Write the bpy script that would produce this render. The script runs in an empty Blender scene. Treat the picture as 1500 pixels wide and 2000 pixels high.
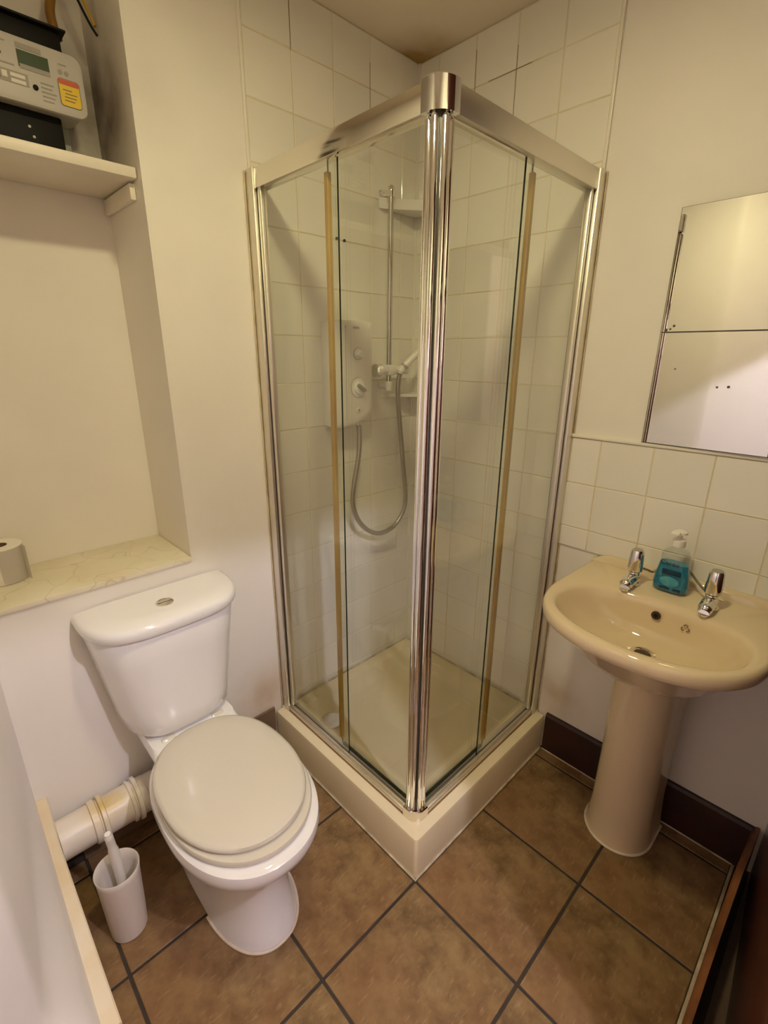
import bpy, bmesh, math, random
from mathutils import Vector, Matrix
random.seed(7)
sc = bpy.context.scene
COL = sc.collection
# ------------------------------------------------------------------ camera
cam_d = bpy.data.cameras.new('camera'); cam = bpy.data.objects.new('camera', cam_d); COL.objects.link(cam)
def _cam():
    yaw, pit, rol = map(math.radians, (45.768, -18.2919, 0.3823))
    f = Vector((math.cos(pit)*math.cos(yaw), math.cos(pit)*math.sin(yaw), math.sin(pit)))
    r = f.cross(Vector((0, 0, 1))).normalized(); u = r.cross(f)
    r2 = r*math.cos(rol)+u*math.sin(rol); u2 = u*math.cos(rol)-r*math.sin(rol)
    m = Matrix((r2, u2, -f)).transposed().to_4x4(); m.translation = Vector((-1.5311, -1.4087, 1.4901))
    return m
cam.matrix_world = _cam()
cam_d.sensor_fit = 'HORIZONTAL'; cam_d.sensor_width = 36; cam_d.lens = 36*937.94/1500
cam_d.clip_start = 0.005
sc.camera = cam
# ------------------------------------------------------------------ world, exposure, lamp settings
w = bpy.data.worlds.new('world'); sc.world = w; w.use_nodes = True
w.node_tree.nodes['Background'].inputs[0].default_value = (1, .86, .7, 1)
w.node_tree.nodes['Background'].inputs[1].default_value = 0.05
sc.view_settings.view_transform = 'Standard'; sc.view_settings.look = 'None'
sc.view_settings.gamma = 1; sc.view_settings.use_curve_mapping = False
sc.view_settings.exposure = 0.05
ROOM_BULB = (-1.04, -0.93, 2.418); ROOM_RGB = (1, .875, .49, 1); ROOM_STRENGTH = 225
HALL_BULB = (-0.97, -2.05, 2.36); HALL_RGB = (1, .94, 1.14, 1); HALL_STRENGTH = 3000
sc.cycles.diffuse_bounces = 8; sc.cycles.transparent_max_bounces = 16
HC = 2.4433      # ceiling height
# ------------------------------------------------------------------ materials
def mat(name, rgb, rough=.5, metal=0.0, noise=0.0, nscale=8, bump=0.0, bscale=60, rgb2=None, coat=0.0, rand=0.0, spec=.5):
    m = bpy.data.materials.new(name); m.use_nodes = True; nt = m.node_tree; b = nt.nodes['Principled BSDF']
    b.inputs['Base Color'].default_value = (*rgb, 1); b.inputs['Roughness'].default_value = rough
    b.inputs['Metallic'].default_value = metal; b.inputs['Coat Weight'].default_value = coat
    b.inputs['Specular IOR Level'].default_value = spec
    tc = nt.nodes.new('ShaderNodeTexCoord')
    out = None
    if noise or rgb2:
        n = nt.nodes.new('ShaderNodeTexNoise'); n.inputs['Scale'].default_value = nscale; n.inputs['Detail'].default_value = 5
        nt.links.new(tc.outputs['Object'], n.inputs['Vector'])
        r = nt.nodes.new('ShaderNodeValToRGB'); r.color_ramp.elements[0].position = .3; r.color_ramp.elements[1].position = .7
        c2 = rgb2 or tuple(c*(1-noise) for c in rgb)
        r.color_ramp.elements[0].color = (*c2, 1); r.color_ramp.elements[1].color = (*rgb, 1)
        nt.links.new(n.outputs['Fac'], r.inputs[0]); out = r.outputs[0]
    if rand:
        oi = nt.nodes.new('ShaderNodeObjectInfo'); mr = nt.nodes.new('ShaderNodeMapRange')
        mr.inputs['To Min'].default_value = 1-rand; mr.inputs['To Max'].default_value = 1+rand
        nt.links.new(oi.outputs['Random'], mr.inputs['Value'])
        mx = nt.nodes.new('ShaderNodeVectorMath'); mx.operation = 'SCALE'
        if out: nt.links.new(out, mx.inputs[0])
        else: mx.inputs[0].default_value = rgb
        nt.links.new(mr.outputs[0], mx.inputs['Scale']); out = mx.outputs[0]
    if out: nt.links.new(out, b.inputs['Base Color'])
    if bump:
        n = nt.nodes.new('ShaderNodeTexNoise'); n.inputs['Scale'].default_value = bscale; n.inputs['Detail'].default_value = 4
        nt.links.new(tc.outputs['Object'], n.inputs['Vector'])
        bp = nt.nodes.new('ShaderNodeBump'); bp.inputs['Strength'].default_value = bump; bp.inputs['Distance'].default_value = .01
        nt.links.new(n.outputs['Fac'], bp.inputs['Height']); nt.links.new(bp.outputs[0], b.inputs['Normal'])
    return m
def add_stain(m, centre, radius, rgb, amount, nscale=6):
    """a dirt stain of its own shape: sphere falloff about an object-space centre, broken up by noise"""
    nt = m.node_tree; b = nt.nodes['Principled BSDF']; old = b.inputs['Base Color']
    tc = nt.nodes.new('ShaderNodeTexCoord')
    d = nt.nodes.new('ShaderNodeVectorMath'); d.operation = 'DISTANCE'; d.inputs[1].default_value = centre
    n = nt.nodes.new('ShaderNodeTexNoise'); n.inputs['Scale'].default_value = nscale; n.inputs['Detail'].default_value = 6
    nt.links.new(tc.outputs['Object'], d.inputs[0]); nt.links.new(tc.outputs['Object'], n.inputs['Vector'])
    mr = nt.nodes.new('ShaderNodeMapRange'); mr.inputs['From Min'].default_value = radius; mr.inputs['From Max'].default_value = 0
    mr.interpolation_type = 'SMOOTHSTEP'; mr.inputs['To Max'].default_value = amount*2
    nt.links.new(d.outputs['Value'], mr.inputs['Value'])
    mu = nt.nodes.new('ShaderNodeMath'); mu.operation = 'MULTIPLY'; mu.use_clamp = True
    nt.links.new(mr.outputs[0], mu.inputs[0]); nt.links.new(n.outputs['Fac'], mu.inputs[1])
    mx = nt.nodes.new('ShaderNodeMix'); mx.data_type = 'RGBA'
    nt.links.new(mu.outputs[0], mx.inputs['Factor'])
    if old.is_linked: nt.links.new(old.links[0].from_socket, mx.inputs['A'])
    else: mx.inputs['A'].default_value = old.default_value
    mx.inputs['B'].default_value = (*rgb, 1)
    nt.links.new(mx.outputs['Result'], b.inputs['Base Color'])
def emit(name, rgba, s):
    m = bpy.data.materials.new(name); m.use_nodes = True; nt = m.node_tree; nt.nodes.clear()
    o = nt.nodes.new('ShaderNodeOutputMaterial'); e = nt.nodes.new('ShaderNodeEmission')
    e.inputs[0].default_value = rgba; e.inputs[1].default_value = s; nt.links.new(e.outputs[0], o.inputs[0]); return m
def glass(name, tint, ior=1.5, refl=1.0):
    m = bpy.data.materials.new(name); m.use_nodes = True; nt = m.node_tree; nt.nodes.clear()
    o = nt.nodes.new('ShaderNodeOutputMaterial'); t = nt.nodes.new('ShaderNodeBsdfTransparent'); g = nt.nodes.new('ShaderNodeBsdfGlossy')
    f = nt.nodes.new('ShaderNodeFresnel'); mx = nt.nodes.new('ShaderNodeMixShader')
    t.inputs[0].default_value = (*tint, 1); g.inputs['Roughness'].default_value = 0.0; f.inputs[0].default_value = ior
    g.inputs[0].default_value = (refl, refl, refl, 1)
    # the Fresnel node inverts the index on back faces; undo that, since the pane does not bend the ray
    ge = nt.nodes.new('ShaderNodeNewGeometry'); mr = nt.nodes.new('ShaderNodeMapRange'); mr.inputs['To Min'].default_value = ior; mr.inputs['To Max'].default_value = 1/ior
    nt.links.new(ge.outputs['Backfacing'], mr.inputs['Value']); nt.links.new(mr.outputs[0], f.inputs[0])
    nt.links.new(f.outputs[0], mx.inputs[0]); nt.links.new(t.outputs[0], mx.inputs[1]); nt.links.new(g.outputs[0], mx.inputs[2])
    nt.links.new(mx.outputs[0], o.inputs[0]); return m

M = {}
M['paint'] = mat('wall_paint', (.82, .785, .72), .55, noise=.05, nscale=4, bump=.12, bscale=14)
M['paint_left'] = mat('wall_paint_plain', (.84, .81, .80), .55, noise=.04, nscale=4, bump=.12, bscale=14)
M['hallpaint'] = mat('hall_paint', (.58, .48, .36), .6, noise=.05, nscale=4)
M['ceiling'] = mat('ceiling_paint', (.76, .68, .56), .7, noise=.06, nscale=5, bump=.1, bscale=20)
M['ledge'] = mat('ledge_paint', (.80, .75, .62), .4, rgb2=(.72, .65, .48), nscale=7, bump=.15, bscale=25)
M['woodwhite'] = mat('white_woodwork', (.78, .72, .62), .45, noise=.08, nscale=9, bump=.1, bscale=30)
M['skirtcream'] = mat('cream_skirting', (.76, .68, .54), .45, rgb2=(.66, .53, .32), nscale=6, bump=.1, bscale=30)
M['tile'] = mat('white_glazed_tile', (.80, .78, .71), .09, noise=.03, nscale=3, bump=.02, bscale=9, rand=.03)
M['grout'] = mat('aged_grout', (.78, .71, .50), .8, rgb2=(.60, .49, .28), nscale=6)
M['bead'] = mat('tile_bead', (.80, .77, .68), .3)
M['floor_grout'] = mat('floor_grout', (.045, .032, .022), .8, noise=.3, nscale=30)
M['hallfloor'] = mat('hall_floor', (.17, .11, .07), .6, noise=.3, nscale=12)
M['caulk'] = mat('silicone_bead', (.68, .60, .46), .5, rgb2=(.35, .27, .17), nscale=25)
M['caulkwhite'] = mat('white_silicone_bead', (.74, .66, .54), .45, rgb2=(.62, .52, .38), nscale=20)
M['mouldbead'] = mat('yellowed_silicone', (.72, .62, .42), .5, rgb2=(.42, .32, .17), nscale=16)
M['mahog'] = mat('mahogany', (.085, .016, .010), .35, rgb2=(.05, .009, .006), nscale=7, coat=.2)
M['mahog_edge'] = mat('mahogany_edge', (.28, .105, .03), .45, rgb2=(.10, .032, .012), nscale=9)
M['skirtbrown'] = mat('brown_skirting', (.045, .012, .007), .45, rgb2=(.022, .008, .006), nscale=9)
M['tileskirt'] = mat('tile_skirting', (.20, .13, .075), .4, noise=.3, nscale=14, rand=.08)
M['ceramic'] = mat('white_ceramic', (.80, .785, .76), .08, coat=.3)
M['seat'] = mat('seat_plastic', (.63, .59, .49), .12, coat=.2)
M['cream'] = mat('champagne_ceramic', (.70, .575, .385), .055, coat=.3)
M['tray'] = mat('tray_acrylic', (.78, .68, .46), .3, noise=.06, nscale=6)
M['chrome'] = mat('chrome', (.86, .85, .83), .05, 1.0)
M['alu'] = mat('polished_aluminium', (.80, .76, .68), .13, 1.0)
M['aluwhite'] = mat('satin_aluminium', (.74, .70, .62), .34, 1.0)
M['steelhose'] = mat('steel_hose', (.40, .37, .32), .35, .9)
M['railchrome'] = mat('rail_chrome', (.58, .56, .52), .12, 1.0)
M['pipe'] = mat('white_pipe', (.76, .70, .62), .35, noise=.08, nscale=12)
add_stain(M['pipe'], (-1.37, -.10, .25), .09, (.62, .45, .16), .8, 18)
M['knobwhite'] = mat('bright_plastic', (.86, .85, .82), .25)
M['plastic'] = mat('white_plastic', (.78, .76, .71), .3)
M['plasticgrey'] = mat('grey_plastic', (.34, .33, .30), .35)
M['meter'] = mat('meter_plastic', (.56, .53, .50), .45)
M['black'] = mat('black_plastic', (.009, .008, .007), .55, spec=.2)
M['darkgap'] = mat('dark_gasket', (.03, .027, .018), .5)
M['board'] = mat('meter_board', (.42, .46, .38), .5)
M['yellow'] = mat('warning_yellow', (.80, .55, .02), .5)
M['red'] = mat('warning_red', (.60, .09, .04), .5)
M['print'] = mat('dark_print', (.10, .08, .06), .6)
M['greyprint'] = mat('grey_print', (.36, .33, .30), .6)
M['lcd'] = mat('lcd_green', (.042, .070, .030), .4, spec=.2)
M['paper'] = mat('white_paper', (.80, .76, .70), .9, bump=.1, bscale=80)
M['card'] = mat('roll_card', (.20, .12, .07), .9)
M['seal'] = mat('aged_seal', (.47, .30, .05), .5, rgb2=(.37, .21, .03), nscale=7)
M['brown_cable'] = mat('ochre_cable', (.34, .17, .02), .5, rgb2=(.22, .10, .012), nscale=20)
M['yellow_cable'] = mat('yellow_cable', (.45, .28, .02), .5)
M['brushwhite'] = mat('frosted_plastic', (.70, .65, .60), .3)
M['brushwhite'].node_tree.nodes['Principled BSDF'].inputs['Subsurface Weight'].default_value = .3
M['brushwhite'].node_tree.nodes['Principled BSDF'].inputs['Subsurface Radius'].default_value = (.02, .02, .02)
M['mirror'] = mat('mirror_silver', (.80, .79, .735), .01, 1.0)
M['mirroredge'] = mat('mirror_edge', (.10, .085, .06), .4)
M['glass'] = glass('clear_glass', (.980, .990, .968))
M['glassedge'] = mat('glass_edge', (.010, .016, .010), .2)
M['soapclear'] = glass('clear_bottle', (.90, .92, .90), 1.45)
M['soapblue'] = mat('blue_soap', (.003, .20, .36), .12, coat=.3)
M['soaplabel'] = mat('soap_label', (.10, .36, .42), .4, rgb2=(.02, .25, .36), nscale=60)
M['ink'] = mat('label_ink', (.003, .025, .06), .5)
M['emblem'] = mat('maker_emblem', (.22, .12, .05), .5)
M['hole'] = mat('overflow_dark', (.05, .02, .012), .5)
M['room_bulb'] = emit('room_bulb_glow', ROOM_RGB, ROOM_STRENGTH)
M['hall_bulb'] = emit('hall_bulb_glow', HALL_RGB, HALL_STRENGTH)
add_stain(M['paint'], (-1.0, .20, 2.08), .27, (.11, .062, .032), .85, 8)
add_stain(M['paint'], (-.78, 0, .22), .22, (.50, .36, .18), .6, 9)
add_stain(M['paint'], (0, -.775, .25), .16, (.45, .33, .18), .5, 12)
add_stain(M['ceiling'], (-.02, -.02, HC), .22, (.36, .24, .08), .9, 9)
def crack_ledge():
    nt = M['ledge'].node_tree; b = nt.nodes['Principled BSDF']
    tc = nt.nodes.new('ShaderNodeTexCoord'); nz = nt.nodes.new('ShaderNodeTexNoise'); nz.inputs['Scale'].default_value = 5
    mxv = nt.nodes.new('ShaderNodeMix'); mxv.data_type = 'VECTOR'; mxv.inputs['Factor'].default_value = .25
    nt.links.new(tc.outputs['Object'], nz.inputs['Vector']); nt.links.new(tc.outputs['Object'], mxv.inputs['A']); nt.links.new(nz.outputs['Color'], mxv.inputs['B'])
    v = nt.nodes.new('ShaderNodeTexVoronoi'); v.feature = 'DISTANCE_TO_EDGE'; v.inputs['Scale'].default_value = 10
    nt.links.new(mxv.outputs['Result'], v.inputs['Vector'])
    r = nt.nodes.new('ShaderNodeMapRange'); r.inputs['From Min'].default_value = 0; r.inputs['From Max'].default_value = .02
    r.inputs['To Min'].default_value = .45; r.inputs['To Max'].default_value = 0
    nt.links.new(v.outputs['Distance'], r.inputs['Value'])
    mx = nt.nodes.new('ShaderNodeMix'); mx.data_type = 'RGBA'; nt.links.new(r.outputs[0], mx.inputs['Factor'])
    nt.links.new(b.inputs['Base Color'].links[0].from_socket, mx.inputs['A']); mx.inputs['B'].default_value = (.46, .38, .22, 1)
    nt.links.new(mx.outputs['Result'], b.inputs['Base Color'])
crack_ledge()
def floor_tile_mat():
    m = bpy.data.materials.new('brown_floor_tile'); m.use_nodes = True; nt = m.node_tree; b = nt.nodes['Principled BSDF']
    tc = nt.nodes.new('ShaderNodeTexCoord')
    n1 = nt.nodes.new('ShaderNodeTexNoise'); n1.inputs['Scale'].default_value = 13; n1.inputs['Detail'].default_value = 7; n1.inputs['Roughness'].default_value = .65
    nt.links.new(tc.outputs['Object'], n1.inputs['Vector'])
    r = nt.nodes.new('ShaderNodeValToRGB'); e = r.color_ramp.elements
    e[0].position = .34; e[0].color = (.108, .060, .022, 1); e[1].position = .66; e[1].color = (.285, .186, .082, 1)
    k = e.new(.5); k.color = (.205, .126, .052, 1)
    nt.links.new(n1.outputs['Fac'], r.inputs[0])
    n3 = nt.nodes.new('ShaderNodeTexNoise'); n3.inputs['Scale'].default_value = 4; n3.inputs['Detail'].default_value = 3
    mp0 = nt.nodes.new('ShaderNodeMapping'); mp0.inputs['Location'].default_value = (3, 1, 0); nt.links.new(tc.outputs['Object'], mp0.inputs[0]); nt.links.new(mp0.outputs[0], n3.inputs['Vector'])
    mh = nt.nodes.new('ShaderNodeMix'); mh.data_type = 'RGBA'
    rr = nt.nodes.new('ShaderNodeMapRange'); rr.inputs['From Min'].default_value = .4; rr.inputs['From Max'].default_value = .65; rr.inputs['To Max'].default_value = .5
    nt.links.new(n3.outputs['Fac'], rr.inputs['Value']); nt.links.new(rr.outputs[0], mh.inputs['Factor'])
    nt.links.new(r.outputs[0], mh.inputs['A']); mh.inputs['B'].default_value = (.228, .112, .045, 1)
    mp = nt.nodes.new('ShaderNodeMapping'); mp.inputs['Rotation'].default_value = (0, 0, .7); mp.inputs['Scale'].default_value = (30, 120, 30)
    n2 = nt.nodes.new('ShaderNodeTexNoise'); n2.inputs['Scale'].default_value = 1; n2.inputs['Detail'].default_value = 2
    nt.links.new(tc.outputs['Object'], mp.inputs[0]); nt.links.new(mp.outputs[0], n2.inputs['Vector'])
    r2 = nt.nodes.new('ShaderNodeValToRGB'); r2.color_ramp.elements[0].position = .60; r2.color_ramp.elements[0].color = (0, 0, 0, 1)
    r2.color_ramp.elements[1].position = .78; r2.color_ramp.elements[1].color = (.38, .38, .38, 1)
    nt.links.new(n2.outputs['Fac'], r2.inputs[0])
    mx = nt.nodes.new('ShaderNodeMix'); mx.data_type = 'RGBA'; nt.links.new(r2.outputs[0], mx.inputs['Factor'])
    nt.links.new(mh.outputs['Result'], mx.inputs['A']); mx.inputs['B'].default_value = (.46, .32, .17, 1)
    nt.links.new(mx.outputs['Result'], b.inputs['Base Color']); b.inputs['Roughness'].default_value = .42
    bp = nt.nodes.new('ShaderNodeBump'); bp.inputs['Strength'].default_value = .08; bp.inputs['Distance'].default_value = .01
    nt.links.new(n1.outputs['Fac'], bp.inputs['Height']); nt.links.new(bp.outputs[0], b.inputs['Normal'])
    return m
M['floortile'] = floor_tile_mat()
# ------------------------------------------------------------------ mesh helpers
def link(name, me, m=None, parent=None, smooth=35):
    if m is not None:
        for x in (m if isinstance(m, (list, tuple)) else [m]): me.materials.append(x)
    if smooth:
        me.shade_smooth(); me.set_sharp_from_angle(angle=math.radians(smooth))
    o = bpy.data.objects.new(name, me); COL.objects.link(o)
    if parent is not None: o.parent = parent; o.matrix_parent_inverse = parent.matrix_world.inverted()
    return o
def obj(name, bm, m, parent=None, smooth=35):
    bmesh.ops.recalc_face_normals(bm, faces=bm.faces)
    me = bpy.data.meshes.new(name); bm.to_mesh(me); bm.free()
    o = link(name, me, m, None, smooth)
    if parent is not None:
        o.parent = parent; o.matrix_parent_inverse = Matrix.Translation(parent.location).inverted() if parent.type == 'EMPTY' else Matrix.Identity(4)
    return o
def thing(name, label, cat, loc, group=None):
    o = bpy.data.objects.new(name, None); COL.objects.link(o); o.location = loc; o.empty_display_size = .05
    o['label'] = label; o['category'] = cat
    if group: o['group'] = group
    return o
def tag(o, label, cat, group=None):
    o['label'] = label; o['category'] = cat
    if group: o['group'] = group
    return o
def struct(o): o['kind'] = 'structure'; return o
def B(): return bmesh.new()
def box(bm, lo, hi, bev=0.0, seg=2, mi=0, rot=None):
    lo = Vector(lo); hi = Vector(hi)
    t = bmesh.new(); bmesh.ops.create_cube(t, size=1)
    for v in t.verts: v.co = Vector((lo[i]+(v.co[i]+.5)*(hi[i]-lo[i]) for i in range(3)))
    if bev: bmesh.ops.bevel(t, geom=list(t.edges), offset=bev, segments=seg, affect='EDGES', profile=.5)
    if rot is not None:
        c = (lo+hi)/2
        for v in t.verts: v.co = c+rot@(v.co-c)
    for f in t.faces: f.material_index = mi
    merge(bm, t); return bm
def merge(bm, t):
    me = bpy.data.meshes.new('tmp'); t.to_mesh(me); t.free(); bm.from_mesh(me); bpy.data.meshes.remove(me)
def loft(bm, rings, cap0=True, cap1=True, closed=True, mi=0):
    vs = [[bm.verts.new(p) for p in r] for r in rings]; n = len(vs[0])
    for a, b in zip(vs, vs[1:]):
        for i in range(n if closed else n-1):
            f = bm.faces.new((a[i], a[(i+1) % n], b[(i+1) % n], b[i])); f.material_index = mi
    if cap0: f = bm.faces.new(vs[0][::-1]); f.material_index = mi
    if cap1: f = bm.faces.new(vs[-1]); f.material_index = mi
    return bm
def prism(bm, poly, axis, a, b, bev=0.0, mi=0):
    """extrude a 2-D polygon along an axis; the polygon gives the two other axes in cyclic order"""
    def P(p, t):
        return {'x': (t, p[0], p[1]), 'y': (p[1], t, p[0]), 'z': (p[0], p[1], t)}[axis]
    t = bmesh.new(); loft(t, [[P(p, a) for p in poly], [P(p, b) for p in poly]], mi=mi)
    if bev: bmesh.ops.bevel(t, geom=list(t.edges), offset=bev, segments=2, affect='EDGES', profile=.5)
    for f in t.faces: f.material_index = mi
    merge(bm, t); return bm
def tube(bm, pts, r, n=12, cap=True, mi=0):
    pts = [Vector(p) for p in pts]; rings = []; prev = None
    for i, p in enumerate(pts):
        t = (pts[min(i+1, len(pts)-1)]-pts[max(i-1, 0)]).normalized()
        if prev is None:
            u = t.cross(Vector((0, 0, 1)));  u = t.cross(Vector((1, 0, 0))) if u.length < .05 else u
        else: u = prev-t*prev.dot(t)
        u.normalize(); v = t.cross(u); prev = u
        rr = r[i] if isinstance(r, (list, tuple)) else r
        rings.append([p+(u*math.cos(a)+v*math.sin(a))*rr for a in (2*math.pi*k/n for k in range(n))])
    return loft(bm, rings, cap, cap, mi=mi)
def spline(pts, per=8):
    pts = [Vector(p) for p in pts]; out = []
    for i in range(len(pts)-1):
        p0 = pts[max(i-1, 0)]; p1 = pts[i]; p2 = pts[i+1]; p3 = pts[min(i+2, len(pts)-1)]
        for k in range(per):
            t = k/per
            out.append(.5*((2*p1)+(p2-p0)*t+(2*p0-5*p1+4*p2-p3)*t*t+(3*p1-p0-3*p2+p3)*t**3))
    out.append(pts[-1]); return out
def lathe(bm, prof, c, axis='z', n=32, caps=True, mi=0):
    rings = []
    for r, h in prof:
        ring = []
        for k in range(n):
            a = 2*math.pi*k/n; x, y = r*math.cos(a), r*math.sin(a)
            p = {'z': (x, y, h), 'x': (h, x, y), 'y': (y, h, x)}[axis]
            ring.append((c[0]+p[0], c[1]+p[1], c[2]+p[2]))
        rings.append(ring)
    return loft(bm, rings, caps, caps, mi=mi)
def rrect(x0, x1, y0, y1, r, seg=5):
    out = []
    for cx, cy, a0 in ((x1-r, y1-r, 0), (x0+r, y1-r, 90), (x0+r, y0+r, 180), (x1-r, y0+r, 270)):
        for k in range(seg+1):
            a = math.radians(a0+90*k/seg); out.append((cx+r*math.cos(a), cy+r*math.sin(a)))
    return out
def text_mesh(s, size, extrude=.0004):
    c = bpy.data.curves.new('lettering', 'FONT'); c.body = s; c.size = size; c.extrude = extrude; c.align_x = 'CENTER'; c.align_y = 'CENTER'
    o = bpy.data.objects.new('lettering', c); COL.objects.link(o); dg = bpy.context.evaluated_depsgraph_get()
    me = bpy.data.meshes.new_from_object(o.evaluated_get(dg)); bpy.data.objects.remove(o); bpy.data.curves.remove(c); return me
def text_obj(name, s, size, origin, xdir, ydir, m, parent):
    me = text_mesh(s, size); x = Vector(xdir).normalized(); y = Vector(ydir).normalized(); z = x.cross(y)
    mm = Matrix((x, y, z)).transposed().to_4x4(); mm.translation = Vector(origin); me.transform(mm)
    me.materials.clear(); me.materials.append(m)
    o = bpy.data.objects.new(name, me); COL.objects.link(o); o.parent = parent
    o.matrix_parent_inverse = Matrix.Translation(parent.location).inverted(); return o

# ================================================================== ROOM SHELL
fl = B(); box(fl, (-2.6, -3.0, -.12), (.12, .42, -.0025)); floor = struct(obj('floor', fl, M['floor_grout'], smooth=0))
hf = B(); box(hf, (-2.6, -3.0, -.0025), (.0, -1.440, .0)); box(hf, (-2.6, -1.452, -.0025), (-1.60, -.70, .0))
o = obj('hall_flooring', hf, M['hallfloor'], floor, 0)
T = .3432; G = .004
fx = [-1.497, -.753-2*T, -.753-T, -.753, -.753+T, -.058, -.001]
fy = [-1.398, -.7526-T, -.7526, -.7526+T, -.064, -.001]
tile_mesh = {}
def floor_tile(x0, x1, y0, y1):
    w_, d_ = x1-x0-2*G, y1-y0-2*G; key = (round(w_, 4), round(d_, 4))
    if key not in tile_mesh:
        b = B(); box(b, (-w_/2, -d_/2, -.0025), (w_/2, d_/2, .004), .0014, 1)
        bmesh.ops.recalc_face_normals(b, faces=b.faces); me = bpy.data.meshes.new('tile'); b.to_mesh(me); b.free(); me.materials.append(M['floortile']); tile_mesh[key] = me
    t = bpy.data.objects.new('tile', tile_mesh[key]); COL.objects.link(t); t.parent = floor
    t.location = ((x0+x1)/2, (y0+y1)/2, -.004)
for i in range(len(fx)-1):
    for j in range(len(fy)-1):
        x0, x1, y0, y1 = fx[i], fx[i+1], fy[j], fy[j+1]
        if x0 > -.76 and y0 > -.76: continue          # under the shower tray
        floor_tile(x0, x1, y0, y1)
bd = B(); box(bd, (-.75, -1.404, -.003), (0, -1.396, .003), .001, 1); obj('grout_bead', bd, M['caulk'], floor)
ce = B(); box(ce, (-2.6, -3.0, HC), (.12, .42, HC+.1)); struct(obj('ceiling', ce, M['ceiling'], smooth=0))
# back wall with the meter recess
wb = B()
box(wb, (-1.0, 0, -.1), (.12, .42, HC)); box(wb, (-1.75, 0, -.1), (-1.0, .42, .868)); box(wb, (-1.75, .27, .868), (-1.0, .42, HC))
wall_back = struct(obj('wall_back', wb, M['paint'], smooth=0))
wr = B(); box(wr, (0, -3.0, -.1), (.12, 0, HC)); wall_right = struct(obj('wall_right', wr, M['paint'], smooth=0))
# left wall, uneven old plaster leaning away from the room
wl = B()
ys = [.27, 0, -.12, -.25, -.4, -.55, -.64, -.668]; zs = [0, .15, .29, .32, .35, .38, .41, .44, .47, .62, .8, 1.1, 1.5, 2.0, HC]
def wx(y, z):
    s = min(1, max(0, (z-.29)/.17)); s = s*s*(3-2*s)
    return -1.515-(.007+.066*s)*max(0, -y)/.69
grid = [[(wx(y, z), y, z) for y in ys] for z in zs]
vs = [[wl.verts.new(p) for p in r]+[wl.verts.new((wx(-.668, r[0][2])-.007, -.680, r[0][2])), wl.verts.new((-2.0, -1.16, r[0][2])), wl.verts.new((-2.6, -1.16, r[0][2])), wl.verts.new((-2.6, .27, r[0][2]))] for r in grid]
for a, b in zip(vs, vs[1:]):
    for i in range(len(a)): j = (i+1) % len(a); wl.faces.new((a[i], a[j], b[j], b[i]))
wl.faces.new(vs[0][::-1]); wl.faces.new(vs[-1])
struct(obj('wall_left', wl, M['paint_left'], smooth=25))
# front wall: head over the doorway, pier, and the hall beyond
wf = B(); box(wf, (-2.6, -1.53, 1.975), (0, -1.43, HC)); box(wf, (-2.6, -1.53, -.0), (-1.95, -1.43, 1.975))
struct(obj('wall_front', wf, M['paint_left'], smooth=0))
wh = B(); box(wh, (-2.7, -3.1, -.1), (.12, -3.0, HC)); box(wh, (-2.7, -3.0, -.1), (-2.6, -1.16, HC)); struct(obj('wall_hall', wh, M['hallpaint'], smooth=0))
# --- ledge and timber
lg = B(); box(lg, (-1.513, -.006, .868), (-1.001, .2695, .884), .003); struct(obj('trim_1', lg, M['ledge']))
# --- wall tiles
Z0 = .935; P_ = .152; GT = .0013
ztile = [.150]+[Z0+P_*k for k in range(-5, 10)]+[HC-.002]
def tiles(wall, axis, edges, zl, name='tile'):
    cache = {}
    for i in range(len(edges)-1):
        for k in range(len(zl)-1):
            a0, a1, z0, z1 = edges[i], edges[i+1], zl[k], zl[k+1]
            w_, h_ = abs(a1-a0)-2*GT, z1-z0-2*GT
            if w_ < .01 or h_ < .01: continue
            key = (axis, round(w_, 3), round(h_, 3))
            if key not in cache:
                b = B()
                if axis == 'x': box(b, (-w_/2, -.006, -h_/2), (w_/2, 0, h_/2), .0013, 1)
                else: box(b, (-.006, -w_/2, -h_/2), (0, w_/2, h_/2), .0013, 1)
                bmesh.ops.recalc_face_normals(b, faces=b.faces); me = bpy.data.meshes.new(name); b.to_mesh(me); b.free(); me.materials.append(M['tile']); cache[key] = me
            t = bpy.data.objects.new(name, cache[key]); COL.objects.link(t); t.parent = wall
            jit = random.uniform(-.0006, .0003)
            rz = Matrix.Rotation(random.uniform(-.002, .002), 4, 'Z')@Matrix.Rotation(random.uniform(-.002, .002), 4, 'X' if axis == 'x' else 'Y')
            loc = ((a0+a1)/2, jit, (z0+z1)/2) if axis == 'x' else (jit, (a0+a1)/2, (z0+z1)/2)
            t.matrix_local = Matrix.Translation(loc)@rz
tiles(wall_back, 'x', [-.004, -.088, -.240, -.392, -.544, -.697], ztile)
tiles(wall_right, 'y', [-.010, -.095, -.247, -.399, -.551, -.703], ztile)
tiles(wall_right, 'y', [-.712, -.812, -.966, -1.120, -1.274, -1.408], [.864, .935, 1.087, 1.236])
g = B(); box(g, (-.699, -.0046, .150), (-.004, .001, HC-.001)); obj('grout_bed', g, M['grout'], wall_back, 0)
g = B(); box(g, (-.0046, -.703, .150), (.001, -.004, HC-.001)); box(g, (-.0046, -1.408, .864), (.001, -.712, 1.236)); obj('grout_bed', g, M['grout'], wall_right, 0)
for k, (lo, hi, ax, nm) in enumerate((((-.707, -.009, 1.974), (-.698, 0, HC), 0, 'trim_2'), ((-.009, -.712, 1.974), (0, -.703, HC), 0, 'trim_3'),
                                     ((-.011, -1.41, 1.2365), (0, -.712, 1.2475), 0, 'trim_4'), ((-.012, -.0125, .152), (0, 0, HC), 0, 'trim_5'))):
    b = B(); box(b, lo, hi, .003); struct(obj(nm, b, M['bead']))
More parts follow.
